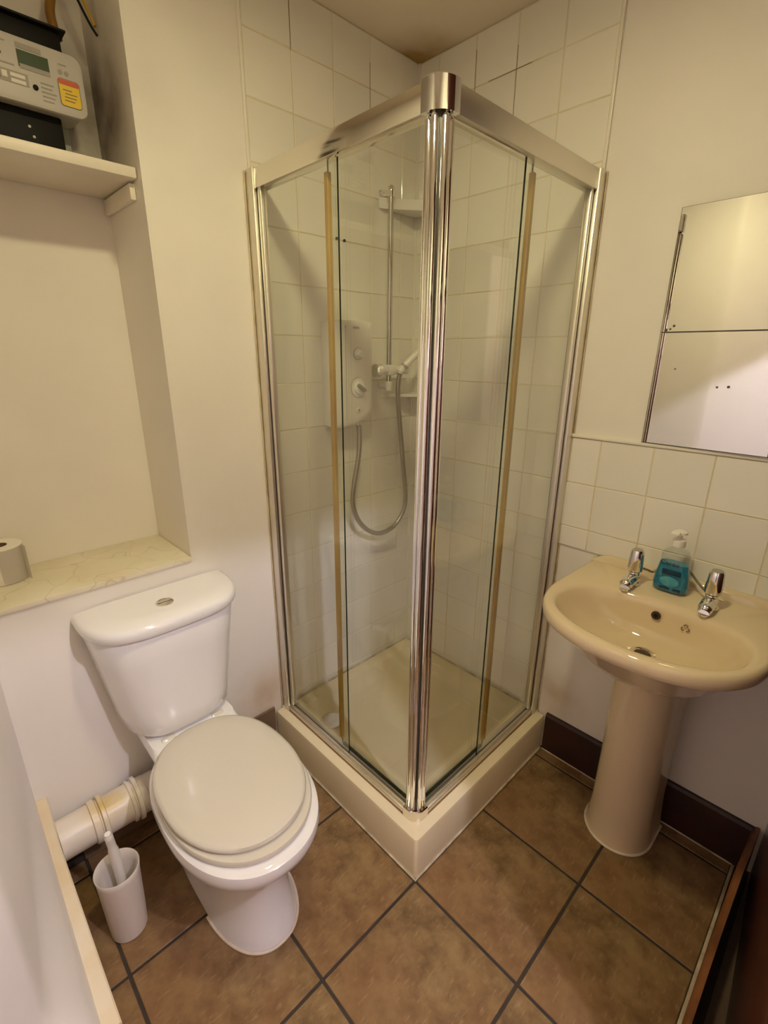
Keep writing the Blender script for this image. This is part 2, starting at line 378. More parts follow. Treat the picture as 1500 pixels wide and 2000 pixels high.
for x, z in ((-.394, 1.851), (-.361, 1.849)):
    b = B(); lathe(b, [(.0015, -.0075), (.005, -.0085), (.005, -.004)], (x, 0, z), 'y', 12); obj('screw_plug', b, M['black'], wall_back)
# dark cracks in the grout high on the right wall and low mould
for (y0, z0, y1, z1) in ((-.247, 2.20, -.247, 2.40), (-.399, 2.15, -.399, 2.36), (-.30, 2.303, -.45, 2.303)):
    b = B(); box(b, (-.0052, min(y0, y1)-.0008, min(z0, z1)-.0008), (-.003, max(y0, y1)+.0008, max(z0, z1)+.0008)); obj('grout_crack', b, M['emblem'], wall_right, 0)
for (x0, z0, x1, z1) in ((-.240, 2.16, -.240, 2.37), (-.544, 2.30, -.544, 2.42), (-.544, 2.02, -.50, 2.02)):
    b = B(); box(b, (x0-.0008, -.0052, min(z0, z1)-.0008), (x1+.0008, -.003, max(z0, z1)+.0008)); obj('grout_crack', b, M['emblem'], wall_back, 0)
# --- skirtings
b = B(); loft(b, [[(0, y, 0), (-.015, y, 0), (-.015, y, .156), (-.010, y, .166), (0, y, .166)] for y in (-.758, -1.43)]); struct(obj('baseboard_right', b, M['skirtbrown'], smooth=0))
b = B(); box(b, (-.019, -1.398, 0), (-.0145, -.758, .006), .002, 1); obj('grout_bead', b, M['caulk'], floor)
b = B()
pts = [(.0, -1.4160, -1.4330), (-.20, -1.4075, -1.4250), (-.42, -1.4050, -1.4210), (-.80, -1.4035, -1.4180)]
loft(b, [[(x, a, 0), (x, a, .155), (x, a-.004, .166), (x, a-.010, .170), (x, c, .170), (x, c, 0)] for x, a, c in pts]); struct(obj('baseboard_front', b, M['mahog_edge'], smooth=40))
b = B()
loft(b, [[(-1.560, y, 0.001), (x, y, 0.001), (x, y, .287), (x-.003, y, .290), (-1.560, y, .290)] for y, x in ((-.002, -1.489), (-.2, -1.494), (-.5, -1.493), (-.668, -1.492))]); struct(obj('baseboard_left', b, M['skirtcream'], smooth=0))
bb = B(); box(bb, (-1.496, -.003, .0), (-.754, .0, .1)); baseb = struct(obj('baseboard_back', bb, M['floor_grout'], smooth=0))
for x0, x1 in ((-1.440, -1.100), (-1.092, -.757)):
    b = B(); box(b, (x0, -.011, .004), (x1, -.003, .174), .001, 1); obj('tile', b, M['tileskirt'], baseb)
# ================================================================== DOOR AND LAMPS
d = struct(B() and obj('door_1', box(B(), (0, -.02, .012), (.76, .02, 1.965), .004), M['mahog']))
hb = B(); lathe(hb, [(.024, 0), (.024, -.006), (.009, -.008), (.009, -.035), (.024, -.045), (.026, -.06), (.02, -.068)], (.70, -.02, 1.0), 'y', 20); obj('door_knob', hb, M['chrome'], d)
for z0, z1 in ((.16, .78), (.92, 1.80)):
    for x0, x1 in ((.10, .345), (.415, .66)):
        b = B(); box(b, (x0, .019, z0), (x1, .027, z1), .006, 2); obj('panel', b, M['mahog'], d)
d2 = struct(obj('door_2', box(B(), (-1.62, -2.998, .005), (-.80, -2.962, 2.0), .004), M['mahog']))
for z0, z1 in ((.16, .82), (.96, 1.84)):
    for x0, x1 in ((-1.52, -1.25), (-1.17, -.90)):
        b = B(); box(b, (x0, -2.963, z0), (x1, -2.954, z1), .006, 2); obj('panel', b, M['mahog'], d2)
d.matrix_world = Matrix.Translation((-.012, -1.462, 0))@Matrix.Rotation(math.radians(180+4), 4, 'Z')@Matrix.Scale(1, 4)
def lamp(name, label, p, m, drop):
    t = thing(name, label, 'lamp', (p[0], p[1], HC))
    b = B(); lathe(b, [(.046, 0), (.046, -.008), (.034, -.02), (.008, -.026)], (p[0], p[1], HC-.0005), 'z', 28); obj('ceiling_rose', b, M['plastic'], t)
    b = B(); lathe(b, [(.017, .035), (.019, .03), (.019, .075), (.012, .085), (.004, max(.09, HC-.02-p[2]))], p, 'z', 20); obj('lamp_holder', b, M['plastic'], t)
    b = B(); bmesh.ops.create_uvsphere(b, u_segments=24, v_segments=16, radius=.025)
    for v in b.verts: v.co = Vector(p)+v.co
    obj('bulb', b, m, t)
def downlight(p):
    t = thing('ceiling_lamp', 'round flush warm lamp on the bathroom ceiling', 'lamp', (p[0], p[1], HC))
    b = B(); lathe(b, [(.082, HC-.0005), (.086, p[2]+.004), (.084, p[2]-.002), (.0715, p[2]-.002), (.0715, p[2]+.004), (.06, p[2]+.010)], (p[0], p[1], 0), 'z', 40, False); obj('lamp_rim', b, M['plastic'], t)
    b = B(); lathe(b, [(.0714, p[2]+.001), (.0714, p[2])], (p[0], p[1], 0), 'z', 40); obj('diffuser', b, M['room_bulb'], t)
downlight(ROOM_BULB)
lamp('hall_lamp', 'bare whiter bulb on the hall ceiling outside the doorway', HALL_BULB, M['hall_bulb'], 0)
b = B(); box(b, (-.80, -1.4295, 1.98), (-.003, -1.416, HC-.003), .003)
struct(obj('trim_6', b, M['mahog']))      # timber panel over the door, seen in the chrome
# ================================================================== SHOWER TRAY
S = .7527; TH = .153
def sq(a, z, r, seg=6): return [(x, y, z) for x, y in rrect(-S+a, -a, -S+a, -a, r, seg)]
def tray():
    b = B()
    loft(b, [sq(.001, .001, .012), sq(.001, .142, .012), sq(.004, .150, .012), sq(.010, TH, .012), sq(.058, TH, .03), sq(.066, .148, .034), sq(.080, .120, .045), sq(.105, .108, .06), sq(.20, .106, .1)])
    for v in b.verts:      # keep the tray clear of the walls
        v.co.x = min(v.co.x, -.0075); v.co.y = min(v.co.y, -.0075)
    t = tag(obj('shower_tray', b, M['tray'], smooth=40), 'cream square shower tray with raised rim on the tiled floor', 'shower tray')
    b = B(); lathe(b, [(.044, .107), (.044, .111), (.036, .113), (.012, .112)], (-.60, -.16, 0), 'z', 28); obj('drain_cover', b, M['chrome'], t)
    b = B(); tube(b, [(-S-.001, -.012, .003), (-S-.001, -S-.001, .003), (-.02, -S-.001, .003)], .0042, 8); obj('silicone_bead', b, M['caulk'], t)
    b = B(); tube(b, [(-S+.03, -.009, .1535), (-.01, -.009, .1535), (-.009, -S+.03, .1535)], .005, 8); obj('silicone_bead', b, M['caulk'], t)
tray()
# ================================================================== SHOWER ENCLOSURE
def enclosure():
    t = thing('shower_enclosure', 'corner shower enclosure with sliding glass doors and chrome corner post on the cream tray', 'shower enclosure', (-.714, -.714, TH))
    E = -.714; zt = 1.972; zb = 1.922
    def sw(lo, hi, side):       # a box given for the left side (runs in y at x = E); mirrored for the right side
        if side == 'L': return lo, hi
        return (lo[1], lo[0], lo[2]), (hi[1], hi[0], hi[2])
    for s in 'LR':
        b = B(); box(b, *sw((E-.004, -.044, TH), (E+.036, -.0065, zt+.003), s), .003); wp = obj('wall_profile', b, M['aluwhite'], t)
        b = B(); q0, q1 = sw((E-.0055, -.004, TH+.002), (E-.0055, -.004, zt), s); tube(b, [q0, q1], .0022, 8); obj('silicone_bead', b, M['mouldbead'], wp)
        b = B(); box(b, *sw((E+.006, -.052, TH+.04), (E+.030, -.044, zb), s)); obj('channel_gap', b, M['darkgap'], wp)
        b = B(); box(b, *sw((E+.004, -.068, TH+.035), (E+.022, -.052, zb+.002), s), .003); obj('jamb_strip', b, M['aluwhite'], wp)
        b = B(); box(b, *sw((E, -.674, zb), (E+.038, -.044, zt), s), .0025); hd = obj('header_rail', b, M['alu'] if s == 'L' else M['aluwhite'], t)
        b = B(); box(b, *sw((E+.012, -.674, zb-.003), (E+.020, -.386, zb+.001), s)); obj('door_track', b, M['alu'], hd)
        b = B(); box(b, *sw((E, -.686, TH+.0005), (E+.040, -.044, TH+.020), s), .003); box(b, *sw((E+.004, -.686, TH+.019), (E+.012, -.050, TH+.034), s), .002)
        rl = obj('bottom_rail', b, M['aluwhite'], t)
        b = B(); box(b, *sw((E-.002, -.676, TH), (E+.002, -.044, TH+.003), s)); obj('mould_line', b, M['emblem'], rl)
        # fixed pane: faces clear, edges dark
        def pane(lo, hi, name):
            b = B(); box(b, lo, hi)
            b.normal_update()
            for f in b.faces:
                n = f.normal; thin = n.x if s == 'L' else n.y
                f.material_index = 0 if abs(thin) > .5 else 1
            return obj(name, b, [M['glass'], M['glassedge']], t, 0)
        lo, hi = sw((E+.012, -.392, TH+.030), (E+.017, -.060, zb+.004), s); pane(lo, hi, 'fixed_pane')
        lo, hi = sw((E+.026, -.682, TH+.034), (E+.031, -.338, zb+.002), s); dr = pane(lo, hi, 'sliding_door')
        b = B(); box(b, *sw((E+.021, -.345, TH+.055), (E+.034, -.330, zb-.018), s), .002, 1); obj('door_seal', b, M['seal'], dr)
        b = B(); box(b, *sw((E+.024, -.676, TH+.030), (E+.033, -.345, TH+.036), s)); obj('bottom_gasket', b, M['glassedge'], dr)
        # fluted door post: lobed chrome section
        b = B()
        for (px, py, r) in ((E+.0115, -.6735, .0085), (E+.0095, -.6905, .0095)):
            lo, hi = sw((px, py, 0), (px, py, 0), s)
            lathe(b, [(r*.6, TH+.036), (r, TH+.042), (r, zb-.010), (r*.6, zb-.004)], (lo[0], lo[1], 0), 'z', 20)
        box(b, *sw((E+.012, -.694, TH+.040), (E+.034, -.668, zb-.006), s), .002)
        obj('door_post', b, M['chrome'], t)
    b = B(); box(b, (E+.012, E+.012, TH+.036), (E+.026, E+.026, zb)); obj('corner_gasket', b, M['darkgap'], t)
    def cornerp(z0, z1, name, m, r=.037, flange=.0):
        c = (-.6805, -.6805); pts = [(c[0]+.002, c[1]-r), ]
        pts = [(c[0]+.016, c[1]+.016)]+[(c[0]-.000+r*math.cos(math.radians(a)), c[1]+r*math.sin(math.radians(a))) for a in [180+9*k for k in range(11)]]
        pts = [(c[0]+.016, c[1]+.016), (c[0]-r, c[1]+.016)]+pts[1:]+[(c[0]+.016, c[1]-r)]
        b = B(); loft(b, [[(x, y, z0) for x, y in pts], [(x, y, z0+.002) for x, y in pts], [(x, y, z1-.003) for x, y in pts], [(c[0]+(x-c[0])*.93, c[1]+(y-c[1])*.93, z1) for x, y in pts]])
        return obj(name, b, m, t, 40)
    cornerp(zb-.001, zt+.006, 'corner_cap', M['chrome']); cornerp(TH+.0005, TH+.037, 'bottom_corner', M['alu'], .0375)
enclosure()
# ================================================================== SHOWER FITTINGS
def shower():
    t = thing('electric_shower', 'white electric shower unit with two control knobs on the back tiled wall', 'shower', (-.388, -.006, 1.42))
    x0, x1, z0, z1 = -.476, -.300, 1.240, 1.596
    b = B(); rings = []
    for y, ins in ((-.0075, .004), (-.070, .0), (-.079, .003), (-.084, .010), (-.088, .03)):
        pts = []
        N = 14
        for k in range(N+1):               # bottom edge, left to right: droops then scoops up at the right
            f = k/N; x = x0+(x1-x0)*f; zz = z0+(.0 if f < .45 else .042*((f-.45)/.55)**1.7)-.004*math.sin(math.pi*min(1, f/.6))
            pts.append((min(max(x, x0+ins), x1-ins), y, zz+ins))
        for k in range(N+1):
            f = 1-k/N; x = x0+(x1-x0)*f
            pts.append((min(max(x, x0+ins), x1-ins), y, z1-ins-.004*abs(2*f-1)**6))
        rings.append(pts)
    loft(b, rings); obj('housing', b, M['plastic'], t, 40)
    xc = -.376
    b = B(); box(b, (-.4315, -.0886, 1.262), (-.4300, -.0870, 1.578)); obj('panel_seam', b, M['plasticgrey'], t, 0)
    b = B(); lathe(b, [(.018, -.0885), (.018, -.091), (.016, -.092)], (xc, 0, 1.488), 'y', 28); box(b, (xc-.011, -.112, 1.477), (xc+.011, -.091, 1.499), .004, 2, 0, Matrix.Rotation(.6, 3, 'Y')); obj('power_knob', b, M['knobwhite'], t)
    b = B(); lathe(b, [(.0205, -.0884), (.0205, -.0890), (.0190, -.0890), (.0190, -.0884)], (xc, 0, 1.488), 'y', 28, False); obj('knob_ring', b, M['plasticgrey'], t)
    b = B(); lathe(b, [(.033, -.0885), (.033, -.090), (.029, -.091), (.029, -.0895), (.022, -.090), (.021, -.100), (.018, -.102)], (xc, 0, 1.374), 'y', 32); kn = obj('temperature_knob', b, M['knobwhite'], t)
    b = B(); lathe(b, [(.0345, -.0884), (.0345, -.0892), (.0328, -.0892), (.0328, -.0884)], (xc, 0, 1.374), 'y', 32, False); obj('dial_ring', b, M['plasticgrey'], kn)
    b = B(); box(b, (xc-.021, -.114, 1.369), (xc+.021, -.101, 1.379), .003, 2, 0, Matrix.Rotation(.6, 3, 'Y')); obj('pointer', b, M['plasticgrey'], kn)
    b = B(); lathe(b, [(.009, -.0885), (.009, -.091), (.007, -.092), (.004, -.0905), (.002, -.0905)], (xc, 0, 1.296), 'y', 20); bu = obj('start_button', b, M['plastic'], t)
    b = B(); lathe(b, [(.0038, -.0915), (.0034, -.0935)], (xc, 0, 1.296), 'y', 14); obj('indicator', b, M['plasticgrey'], bu)
    text_obj('logo_text', 'mira', .016, (xc-.008, -.0886, 1.573), (1, 0, 0), (0, 0, 1), M['plasticgrey'], t)
    b = B(); tube(b, [(-.342, -.05, 1.262), (-.342, -.05, 1.225)], .0085, 14); obj('outlet_elbow', b, M['chrome'], t)
    # riser rail
    r = thing('riser_rail', 'chrome vertical riser rail with white slider bracket beside the shower unit', 'shower rail', (-.188, -.0065, 1.36))
    b = B(); tube(b, [(-.186, -.052, 2.020), (-.190, -.052, 1.368)], .0095, 16); obj('rail', b, M['railchrome'], r)
    for x, z, mm, nm in ((-.186, 2.018, M['chrome'], 'top_bracket'), (-.190, 1.372, M['plastic'], 'bottom_bracket')):
        b = B(); lathe(b, [(.013, -.018), (.0135, .0), (.0135, .010), (.010, .016)], (x, -.052, z), 'z', 20)
        lathe(b, [(.016, -.0065), (.014, -.010), (.009, -.030), (.009, -.045)], (x, 0, z), 'y', 18); obj(nm, b, mm, r)
    b = B(); tube(b, [(-.250, -.058, 1.430), (-.100, -.058, 1.430)], [.016, .0165], 20); box(b, (-.212, -.074, 1.411), (-.166, -.040, 1.449), .006)
    sl = obj('slider_bracket', b, M['plastic'], r)
    b = B(); lathe(b, [(.018, -.270), (.0235, -.266), (.0235, -.244), (.018, -.240)], (0, -.058, 1.430), 'x', 24); obj('slider_knob', b, M['chrome'], sl)
    # handset and hose
    h = thing('shower_handset', 'white shower handset clipped in the slider bracket', 'shower head', (-.125, -.09, 1.43))
    b = B(); tube(b, spline([(-.158, -.082, 1.418), (-.150, -.090, 1.440), (-.104, -.112, 1.486), (-.060, -.132, 1.530), (-.030, -.146, 1.560)], 6), [.010]*3+[.0130]*22, 16); obj('handle', b, M['plastic'], h)
    b = B(); tube(b, [(-.150, -.090, 1.439), (-.143, -.0935, 1.447)], .0140, 16); obj('handle_collar', b, M['plasticgrey'], h)
    b = B(); nrm = Vector((-.35, -.75, -.55)).normalized(); q = Vector((0, 0, 1)).rotation_difference(nrm).to_matrix()
    tmp = bmesh.new(); lathe(tmp, [(.012, -.016), (.030, -.008), (.034, .002), (.034, .010), (.030, .013)], (0, 0, 0), 'z', 28)
    for v in tmp.verts: v.co = Vector((-.030, -.150, 1.566))+q@v.co
    merge(b, tmp); obj('spray_head', b, M['plastic'], h)
    hz = [(-.342, -.050, 1.235), (-.347, -.058, 1.19), (-.359, -.066, 1.125), (-.386, -.068, 1.01), (-.391, -.068, .941), (-.367, -.067, .872), (-.313, -.064, .814), (-.242, -.060, .781), (-.168, -.060, .788), (-.112, -.062, .837), (-.097, -.066, .911), (-.121, -.07, 1.07), (-.146, -.072, 1.24), (-.163, -.076, 1.345), (-.161, -.079, 1.400), (-.158, -.082, 1.418)]
    b = B(); pts = spline(hz, 14); rad = [0.0092+(.0006 if i % 2 else -.0004) for i in range(len(pts))]
    tube(b, pts, rad, 12); tag(obj('shower_hose', b, M['steelhose'], smooth=60), 'grey metal shower hose hanging in a loop below the unit', 'hose')
    # corner shelves
    for z, th, rr, lab, mm in ((1.972, .033, .195, 'pale corner shelf high in the shower behind the rail top', M['plastic']), (1.326, .010, .180, 'thin pale corner shelf in the shower below the slider bracket', M['plastic'])):
        b = B(); c = (-.013, -.013); pts = [(c[0], c[1])]+[(c[0]-rr*math.cos(a)**2.4 if math.cos(a) > 1e-6 else c[0], c[1]-rr*.8*max(0, math.sin(a))**2.4) for a in (math.pi/2*k/14 for k in range(15))]
        loft(b, [[(x, y, zz) for x, y in pts] for zz in (z, z+th)]); tag(obj('corner_shelf', b, mm, smooth=30), lab, 'shelf', 'corner shelves in the shower')
shower()
# ================================================================== TOILET
TX = -1.125
def toilet():
    t = thing('toilet', 'white close-coupled toilet with closed lid under the painted ledge', 'toilet', (TX, -.35, 0))
    NB = 40
    def egg(hw, yb, yf, yc, z, nf=2.1, nb=2.4, dx=0):
        out = []
        for k in range(2*NB):
            a = math.pi*k/NB; c, s = math.cos(a), math.sin(a)
            n = nf if s >= 0 else nb
            x = hw*math.copysign(abs(c)**(2/n), c); y = yc-(yc-yf)*abs(s)**(2/n) if s >= 0 else yc+(yb-yc)*abs(s)**(2/n)
            out.append((TX+dx+x, y, z))
        return out
    b = B()
    loft(b, [egg(.113, -.125, -.612, -.42, .001, 2.2, 4), egg(.113, -.125, -.612, -.42, .012, 2.2, 4), egg(.104, -.135, -.598, -.42, .03, 2.2, 4), egg(.100, -.145, -.575, -.41, .12, 2.2, 4), egg(.108, -.15, -.575, -.41, .20, 2.2, 3.5),
             egg(.136, -.15, -.61, -.42, .265, 2.2, 3), egg(.168, -.15, -.665, -.43, .315, 2.2, 2.6), egg(.181, -.15, -.688, -.43, .345, 2.2, 2.5, -.002), egg(.184, -.15, -.695, -.43, .368, 2.2, 2.5, -.002), egg(.182, -.15, -.692, -.43, .386, 2.2, 2.5, -.002), egg(.174, -.155, -.682, -.43, .393, 2.2, 2.5, -.002), egg(.12, -.2, -.60, -.42, .392, 2.2, 2.5)])
    def deck(hw, y0, y1, z): return [(TX+x, y, z) for x, y in rrect(-hw, hw, y0, y1, .03, 5)]
    loft(b, [deck(.075, -.26, -.06, .20), deck(.10, -.26, -.035, .30), deck(.125, -.255, -.022, .385), deck(.128, -.235, -.020, .412), deck(.122, -.215, -.020, .430)])
    obj('pan', b, M['ceramic'], t, 40)
    def cis(hw, dp, z, n=3.6):
        out = []
        for k in range(41):
            a = math.pi*k/40; c, s = math.cos(a), math.sin(a)
            out.append((TX-.002+hw*math.copysign(abs(c)**(2/n), c), -.02-(dp-.02)*abs(s)**(2/2.6), z))
        return [(out[0][0], -.008, z)]+out+[(out[-1][0], -.008, z)]
    b = B()
    loft(b, [cis(.110, .150, .431), cis(.138, .178, .436), cis(.154, .189, .452), cis(.162, .191, .50), cis(.174, .194, .58), cis(.189, .197, .68), cis(.203, .199, .772), cis(.201, .197, .776)])
    obj('cistern', b, M['ceramic'], t, 40)
    b = B(); loft(b, [cis(.202, .197, .7775), cis(.212, .207, .779), cis(.215, .210, .784), cis(.216, .211, .798), cis(.213, .208, .808), cis(.203, .199, .815), cis(.15, .150, .8185), cis(.06, .09, .819)])
    obj('cistern_lid', b, M['ceramic'], t, 50)
    b = B(); lathe(b, [(.024, .818), (.024, .8225), (.021, .8235), (.0195, .8222), (.010, .8226)], (TX-.008, -.118, 0), 'z', 32); bt = obj('flush_button', b, M['chrome'], t)
    b = B(); box(b, (TX-.028, -.1186, .8224), (TX+.012, -.1174, .8232)); obj('button_split', b, M['black'], bt, 0)
    b = B(); loft(b, [egg(.166, -.195, -.662, -.43, .3935, 2.1, 2.4, -.003), egg(.175, -.190, -.670, -.43, .397, 2.1, 2.4, -.003), egg(.177, -.188, -.672, -.43, .404, 2.1, 2.4, -.003), egg(.174, -.190, -.669, -.43, .411, 2.1, 2.4, -.003), egg(.15, -.21, -.635, -.43, .412, 2.1, 2.4, -.003)]); obj('seat', b, M['seat'], t, 40)
    b = B(); loft(b, [egg(.163, -.190, -.640, -.42, .4125, 2.1, 2.4, -.004), egg(.171, -.184, -.645, -.42, .415, 2.1, 2.4, -.004), egg(.174, -.182, -.649, -.42, .422, 2.1, 2.4, -.004), egg(.171, -.184, -.646, -.42, .430, 2.1, 2.4, -.004), egg(.161, -.192, -.634, -.42, .434, 2.1, 2.4, -.004), egg(.12, -.22, -.58, -.42, .437, 2.1, 2.3), egg(.05, -.33, -.49, -.42, .4385, 2.1, 2.2)])
    obj('seat_lid', b, M['seat'], t, 50)
    for s in (-1, 1):
        b = B(); lathe(b, [(.010, -.018), (.011, -.012), (.011, .012), (.010, .018)], (TX+s*.075, -.182, .424), 'x', 16); box(b, (TX+s*.075-.012, -.196, .392), (TX+s*.075+.012, -.17, .424), .004); obj('hinge', b, M['seat'], t)
    b = B(); fr = egg(.116, -.122, -.6155, -.42, .0035, 2.2, 4); tube(b, fr[:NB+1], .004, 8); obj('silicone_bead', b, M['caulkwhite'], t)
toilet()
def waste():
    t = thing('waste_pipe', 'white plastic soil pipe running along the wall beside the toilet', 'pipe', (-1.36, -.078, .19))
    Y, Z = -.078, .190
    b = B(); tube(b, [(-1.4905, Y, Z), (-1.262, Y, Z)], .055, 32); obj('pipe', b, M['pipe'], t)
    for x0, x1, r in ((-1.412, -1.392, .0615), (-1.388, -1.374, .0650), (-1.310, -1.298, .0615), (-1.294, -1.280, .0645)):
        b = B(); lathe(b, [(r-.006, x0), (r, x0+.002), (r, x1-.002), (r-.006, x1)], (0, Y, Z), 'x', 32); obj('coupling_ring', b, M['pipe'], t)
    b = B(); tube(b, spline([(-1.264, Y, Z), (-1.235, Y-.0, Z), (-1.20, Y-.02, Z+.006), (-1.165, Y-.05, Z+.01)], 5), .053, 24); obj('pan_connector', b, M['pipe'], t)
waste()
def brush():
    t = thing('toilet_brush', 'white toilet brush standing in a frosted round holder on the floor', 'toilet brush', (-1.402, -.292, .0))
    c = (-1.402, -.292, 0)
    b = B(); lathe(b, [(.040, .001), (.044, .004), (.0465, .06), (.051, .20), (.0535, .221), (.0522, .2225), (.049, .219), (.046, .19), (.041, .05), (.03, .008)], c, 'z', 40); obj('holder', b, M['brushwhite'], t, 50)
    b = B(); pts = [(c[0]+.008, c[1]+.018, .05), (c[0]+.006, c[1]+.016, .19), (c[0]+.003, c[1]+.010, .27), (c[0]-.002, c[1]-.002, .335), (c[0]-.003, c[1]-.004, .346)]
    tube(b, spline(pts, 5), [.012]*6+[.0125]*5+[.010]*5+[.007]*4+[.003], 16); obj('handle', b, M['plastic'], t)
    b = B(); lathe(b, [(.01, .03), (.026, .04), (.03, .08), (.024, .12), (.012, .13)], (c[0], c[1], 0), 'z', 24); obj('brush_head', b, M['paper'], t)
brush()
# ================================================================== BASIN
BY = -1.102
def radial(poly, c, n):
    out = []
    for k in range(n):
        a = 2*math.pi*k/n; d = Vector((math.cos(a), math.sin(a))); best = None
        for i in range(len(poly)):
            p = Vector(poly[i])-Vector(c); q = Vector(poly[(i+1) % len(poly)])-Vector(c); e = q-p
            den = d.x*e.y-d.y*e.x
            if abs(den) < 1e-12: continue
            tt = (p.x*e.y-p.y*e.x)/den; u = (p.x*d.y-p.y*d.x)/den
            if tt > 0 and -1e-6 <= u <= 1+1e-6 and (best is None or tt > best): best = tt
        out.append((c[0]+d.x*best, c[1]+d.y*best))
    return out
def basin():
    t = thing('wash_basin', 'champagne cream pedestal wash basin under the mirror tiles', 'sink', (-.25, BY, 0))
    N = 112; C = (-.275, BY)
    def outer(grow=0.0, front=.500, n=2.35):
        pts = [(-.0065, BY+.258+grow), ]
        for k in range(41):
            a = math.pi*k/40; c, s = math.cos(a), math.sin(a)
            pts.append((-.25-(front-.25+grow)*abs(s)**(2/n), BY+(.265+grow)*math.copysign(abs(c)**(2/n), c)))
        pts.append((-.0065, BY-.258-grow)); return radial(pts, C, N)
    def ell(cx, a, bb, n=2.0):
        pts = []
        for k in range(80):
            t_ = 2*math.pi*k/80; c, s = math.cos(t_), math.sin(t_); nn = n if s < 0 else 2.6
            pts.append((cx+a*math.copysign(abs(s)**(2/nn), s), BY+bb*math.copysign(abs(c)**(2/nn), c)))
        return radial(pts, (cx, BY), N)
    def at(r, z): return [(x, y, z) for x, y in r]
    def mix(r1, r2, f): return [(a[0]*(1-f)+b_[0]*f, a[1]*(1-f)+b_[1]*f) for a, b_ in zip(r1, r2)]
    o0 = outer(); small = ell(-.20, .11, .12)
    low = mix(small, outer(-.01), .30); low2 = mix(small, outer(-.015), .52); mid = mix(small, outer(-.02), .74)
    small = [(min(x, -.0065), y) for x, y in small]
    e0 = ell(-.318, .148, .226)
    b = B()
    loft(b, [at(small, .655), at(low, .688), at(low2, .724), at(mid, .772), at(outer(-.026), .805), at(outer(-.010), .810), at(outer(-.002), .818), at(o0, .829), at(outer(-.001), .842), at(outer(-.005), .8495), at(outer(-.011), .852),
             at(ell(-.318, .158, .236), .8515), at(e0, .848), at(ell(-.318, .142, .220), .840), at(ell(-.314, .136, .208), .815), at(ell(-.304, .122, .180), .770), at(ell(-.29, .096, .135), .744), at(ell(-.275, .055, .075), .730), at(ell(-.268, .026, .026), .726)])
    bs = obj('bowl', b, M['cream'], t, 50)
    b = B(); rings = []
    for y, h in ((-.258, .0), (-.248, .006), (-.232, .015), (-.205, .023), (-.17, .024), (.17, .024), (.205, .023), (.232, .015), (.248, .006), (.258, .0)):
        rings.append([(-.006, BY+y, .848), (-.030, BY+y, .848), (-.028, BY+y, .852+h*.6), (-.022, BY+y, .852+h*.95), (-.012, BY+y, .852+h), (-.006, BY+y, .852+h)])
    loft(b, rings); obj('upstand', b, M['cream'], t, 50)
    b = B(); lathe(b, [(.031, .728), (.031, .7325), (.025, .7330), (.021, .730), (.012, .727)], (-.262, BY, 0), 'z', 28); dn = obj('waste_ring', b, M['chrome'], t)
    b = B(); lathe(b, [(.021, .7298), (.018, .7305)], (-.262, BY, 0), 'z', 24); obj('waste_hole', b, M['hole'], dn)
    b = B(); lathe(b, [(.012, -.1860), (.012, -.1825), (.010, -.1815), (.0095, -.183)], (0, BY+.005, .812), 'x', 20); ov = obj('overflow_hole', b, M['hole'], t)
    b = B(); lathe(b, [(.006, -.1875), (.006, -.186)], (0, BY+.005, .812), 'x', 14); obj('overflow_plug', b, M['black'], ov)
    b = B()
    for k in range(3):      # small three-leaf maker mark on the bowl wall
        a = math.radians(90+120*k); c = (math.cos(a)*.006, math.sin(a)*.006)
        tube(b, [(-.1875-.002*0, BY-.069+c[0]+.004*math.cos(a+u), .806+c[1]+.004*math.sin(a+u)) for u in [math.radians(v) for v in range(-100, 101, 20)]], .0016, 6)
    obj('maker_mark', b, M['emblem'], t)
    # pedestal, open at the back
    def ped(hw, fx_, z):
        pts = [(-.035, BY+hw)]
        for k in range(25):
            a = math.pi*k/24; pts.append((fx_+hw*1.0-hw*math.sin(a)*1.0, BY+hw*math.cos(a)))
        pts.append((-.035, BY-hw)); return [(x, y, z) for x, y in pts]
    b = B(); loft(b, [ped(.098, -.235, .001), ped(.098, -.235, .010), ped(.094, -.233, .045), ped(.089, -.230, .12), ped(.087, -.230, .3), ped(.088, -.238, .5), ped(.090, -.246, .64), ped(.092, -.250, .680)])
    pd = obj('pedestal', b, M['cream'], t, 40)
    b = B(); tube(b, [(x-.001 if i not in (0, 26) else x, y, .003) for i, (x, y, z) in enumerate(ped(.100, -.2375, 0))], .0042, 8); obj('silicone_bead', b, M['caulkwhite'], pd)
    # taps
def tap(y, label):
    t = thing('tap', label, 'tap', (-.105, y, .852), 'basin taps')
    x = -.118
    b = B(); lathe(b, [(.020, .853), (.021, .858), (.017, .866), (.015, .880), (.0155, .893)], (x, y, 0), 'z', 24)
    tube(b, spline([(x+.004, y, .871), (x-.026, y, .873), (x-.050, y, .870), (x-.063, y, .862)], 6), [.0180]*7+[.0175]*8+[.0150]*4, 18)
    obj('body', b, M['chrome'], t, 50)
    b = B(); lathe(b, [(.0130, .858), (.0115, .855), (.0105, .8525), (.0085, .8525)], (x-.058, y, 0), 'z', 18); obj('nozzle', b, M['chrome'], t)
    b = B(); n = 24; rings = []
    for r, z in ((.0155, .894), (.0205, .897), (.0205, .915), (.0185, .945), (.0172, .957), (.0150, .960)):
        rings.append([(x+(r*(1-.05*(k % 4 == 0)))*math.cos(2*math.pi*k/n), y+(r*(1-.05*(k % 4 == 0)))*math.sin(2*math.pi*k/n), z) for k in range(n)])
    loft(b, rings); hd = obj('head', b, M['chrome'], t, 30)
    b = B(); lathe(b, [(.0135, .9602), (.012, .9615)], (x, y, 0), 'z', 20); obj('cap', b, M['plasticgrey'], hd)
basin()
tap(BY+.098, 'chrome basin tap nearest the shower enclosure')
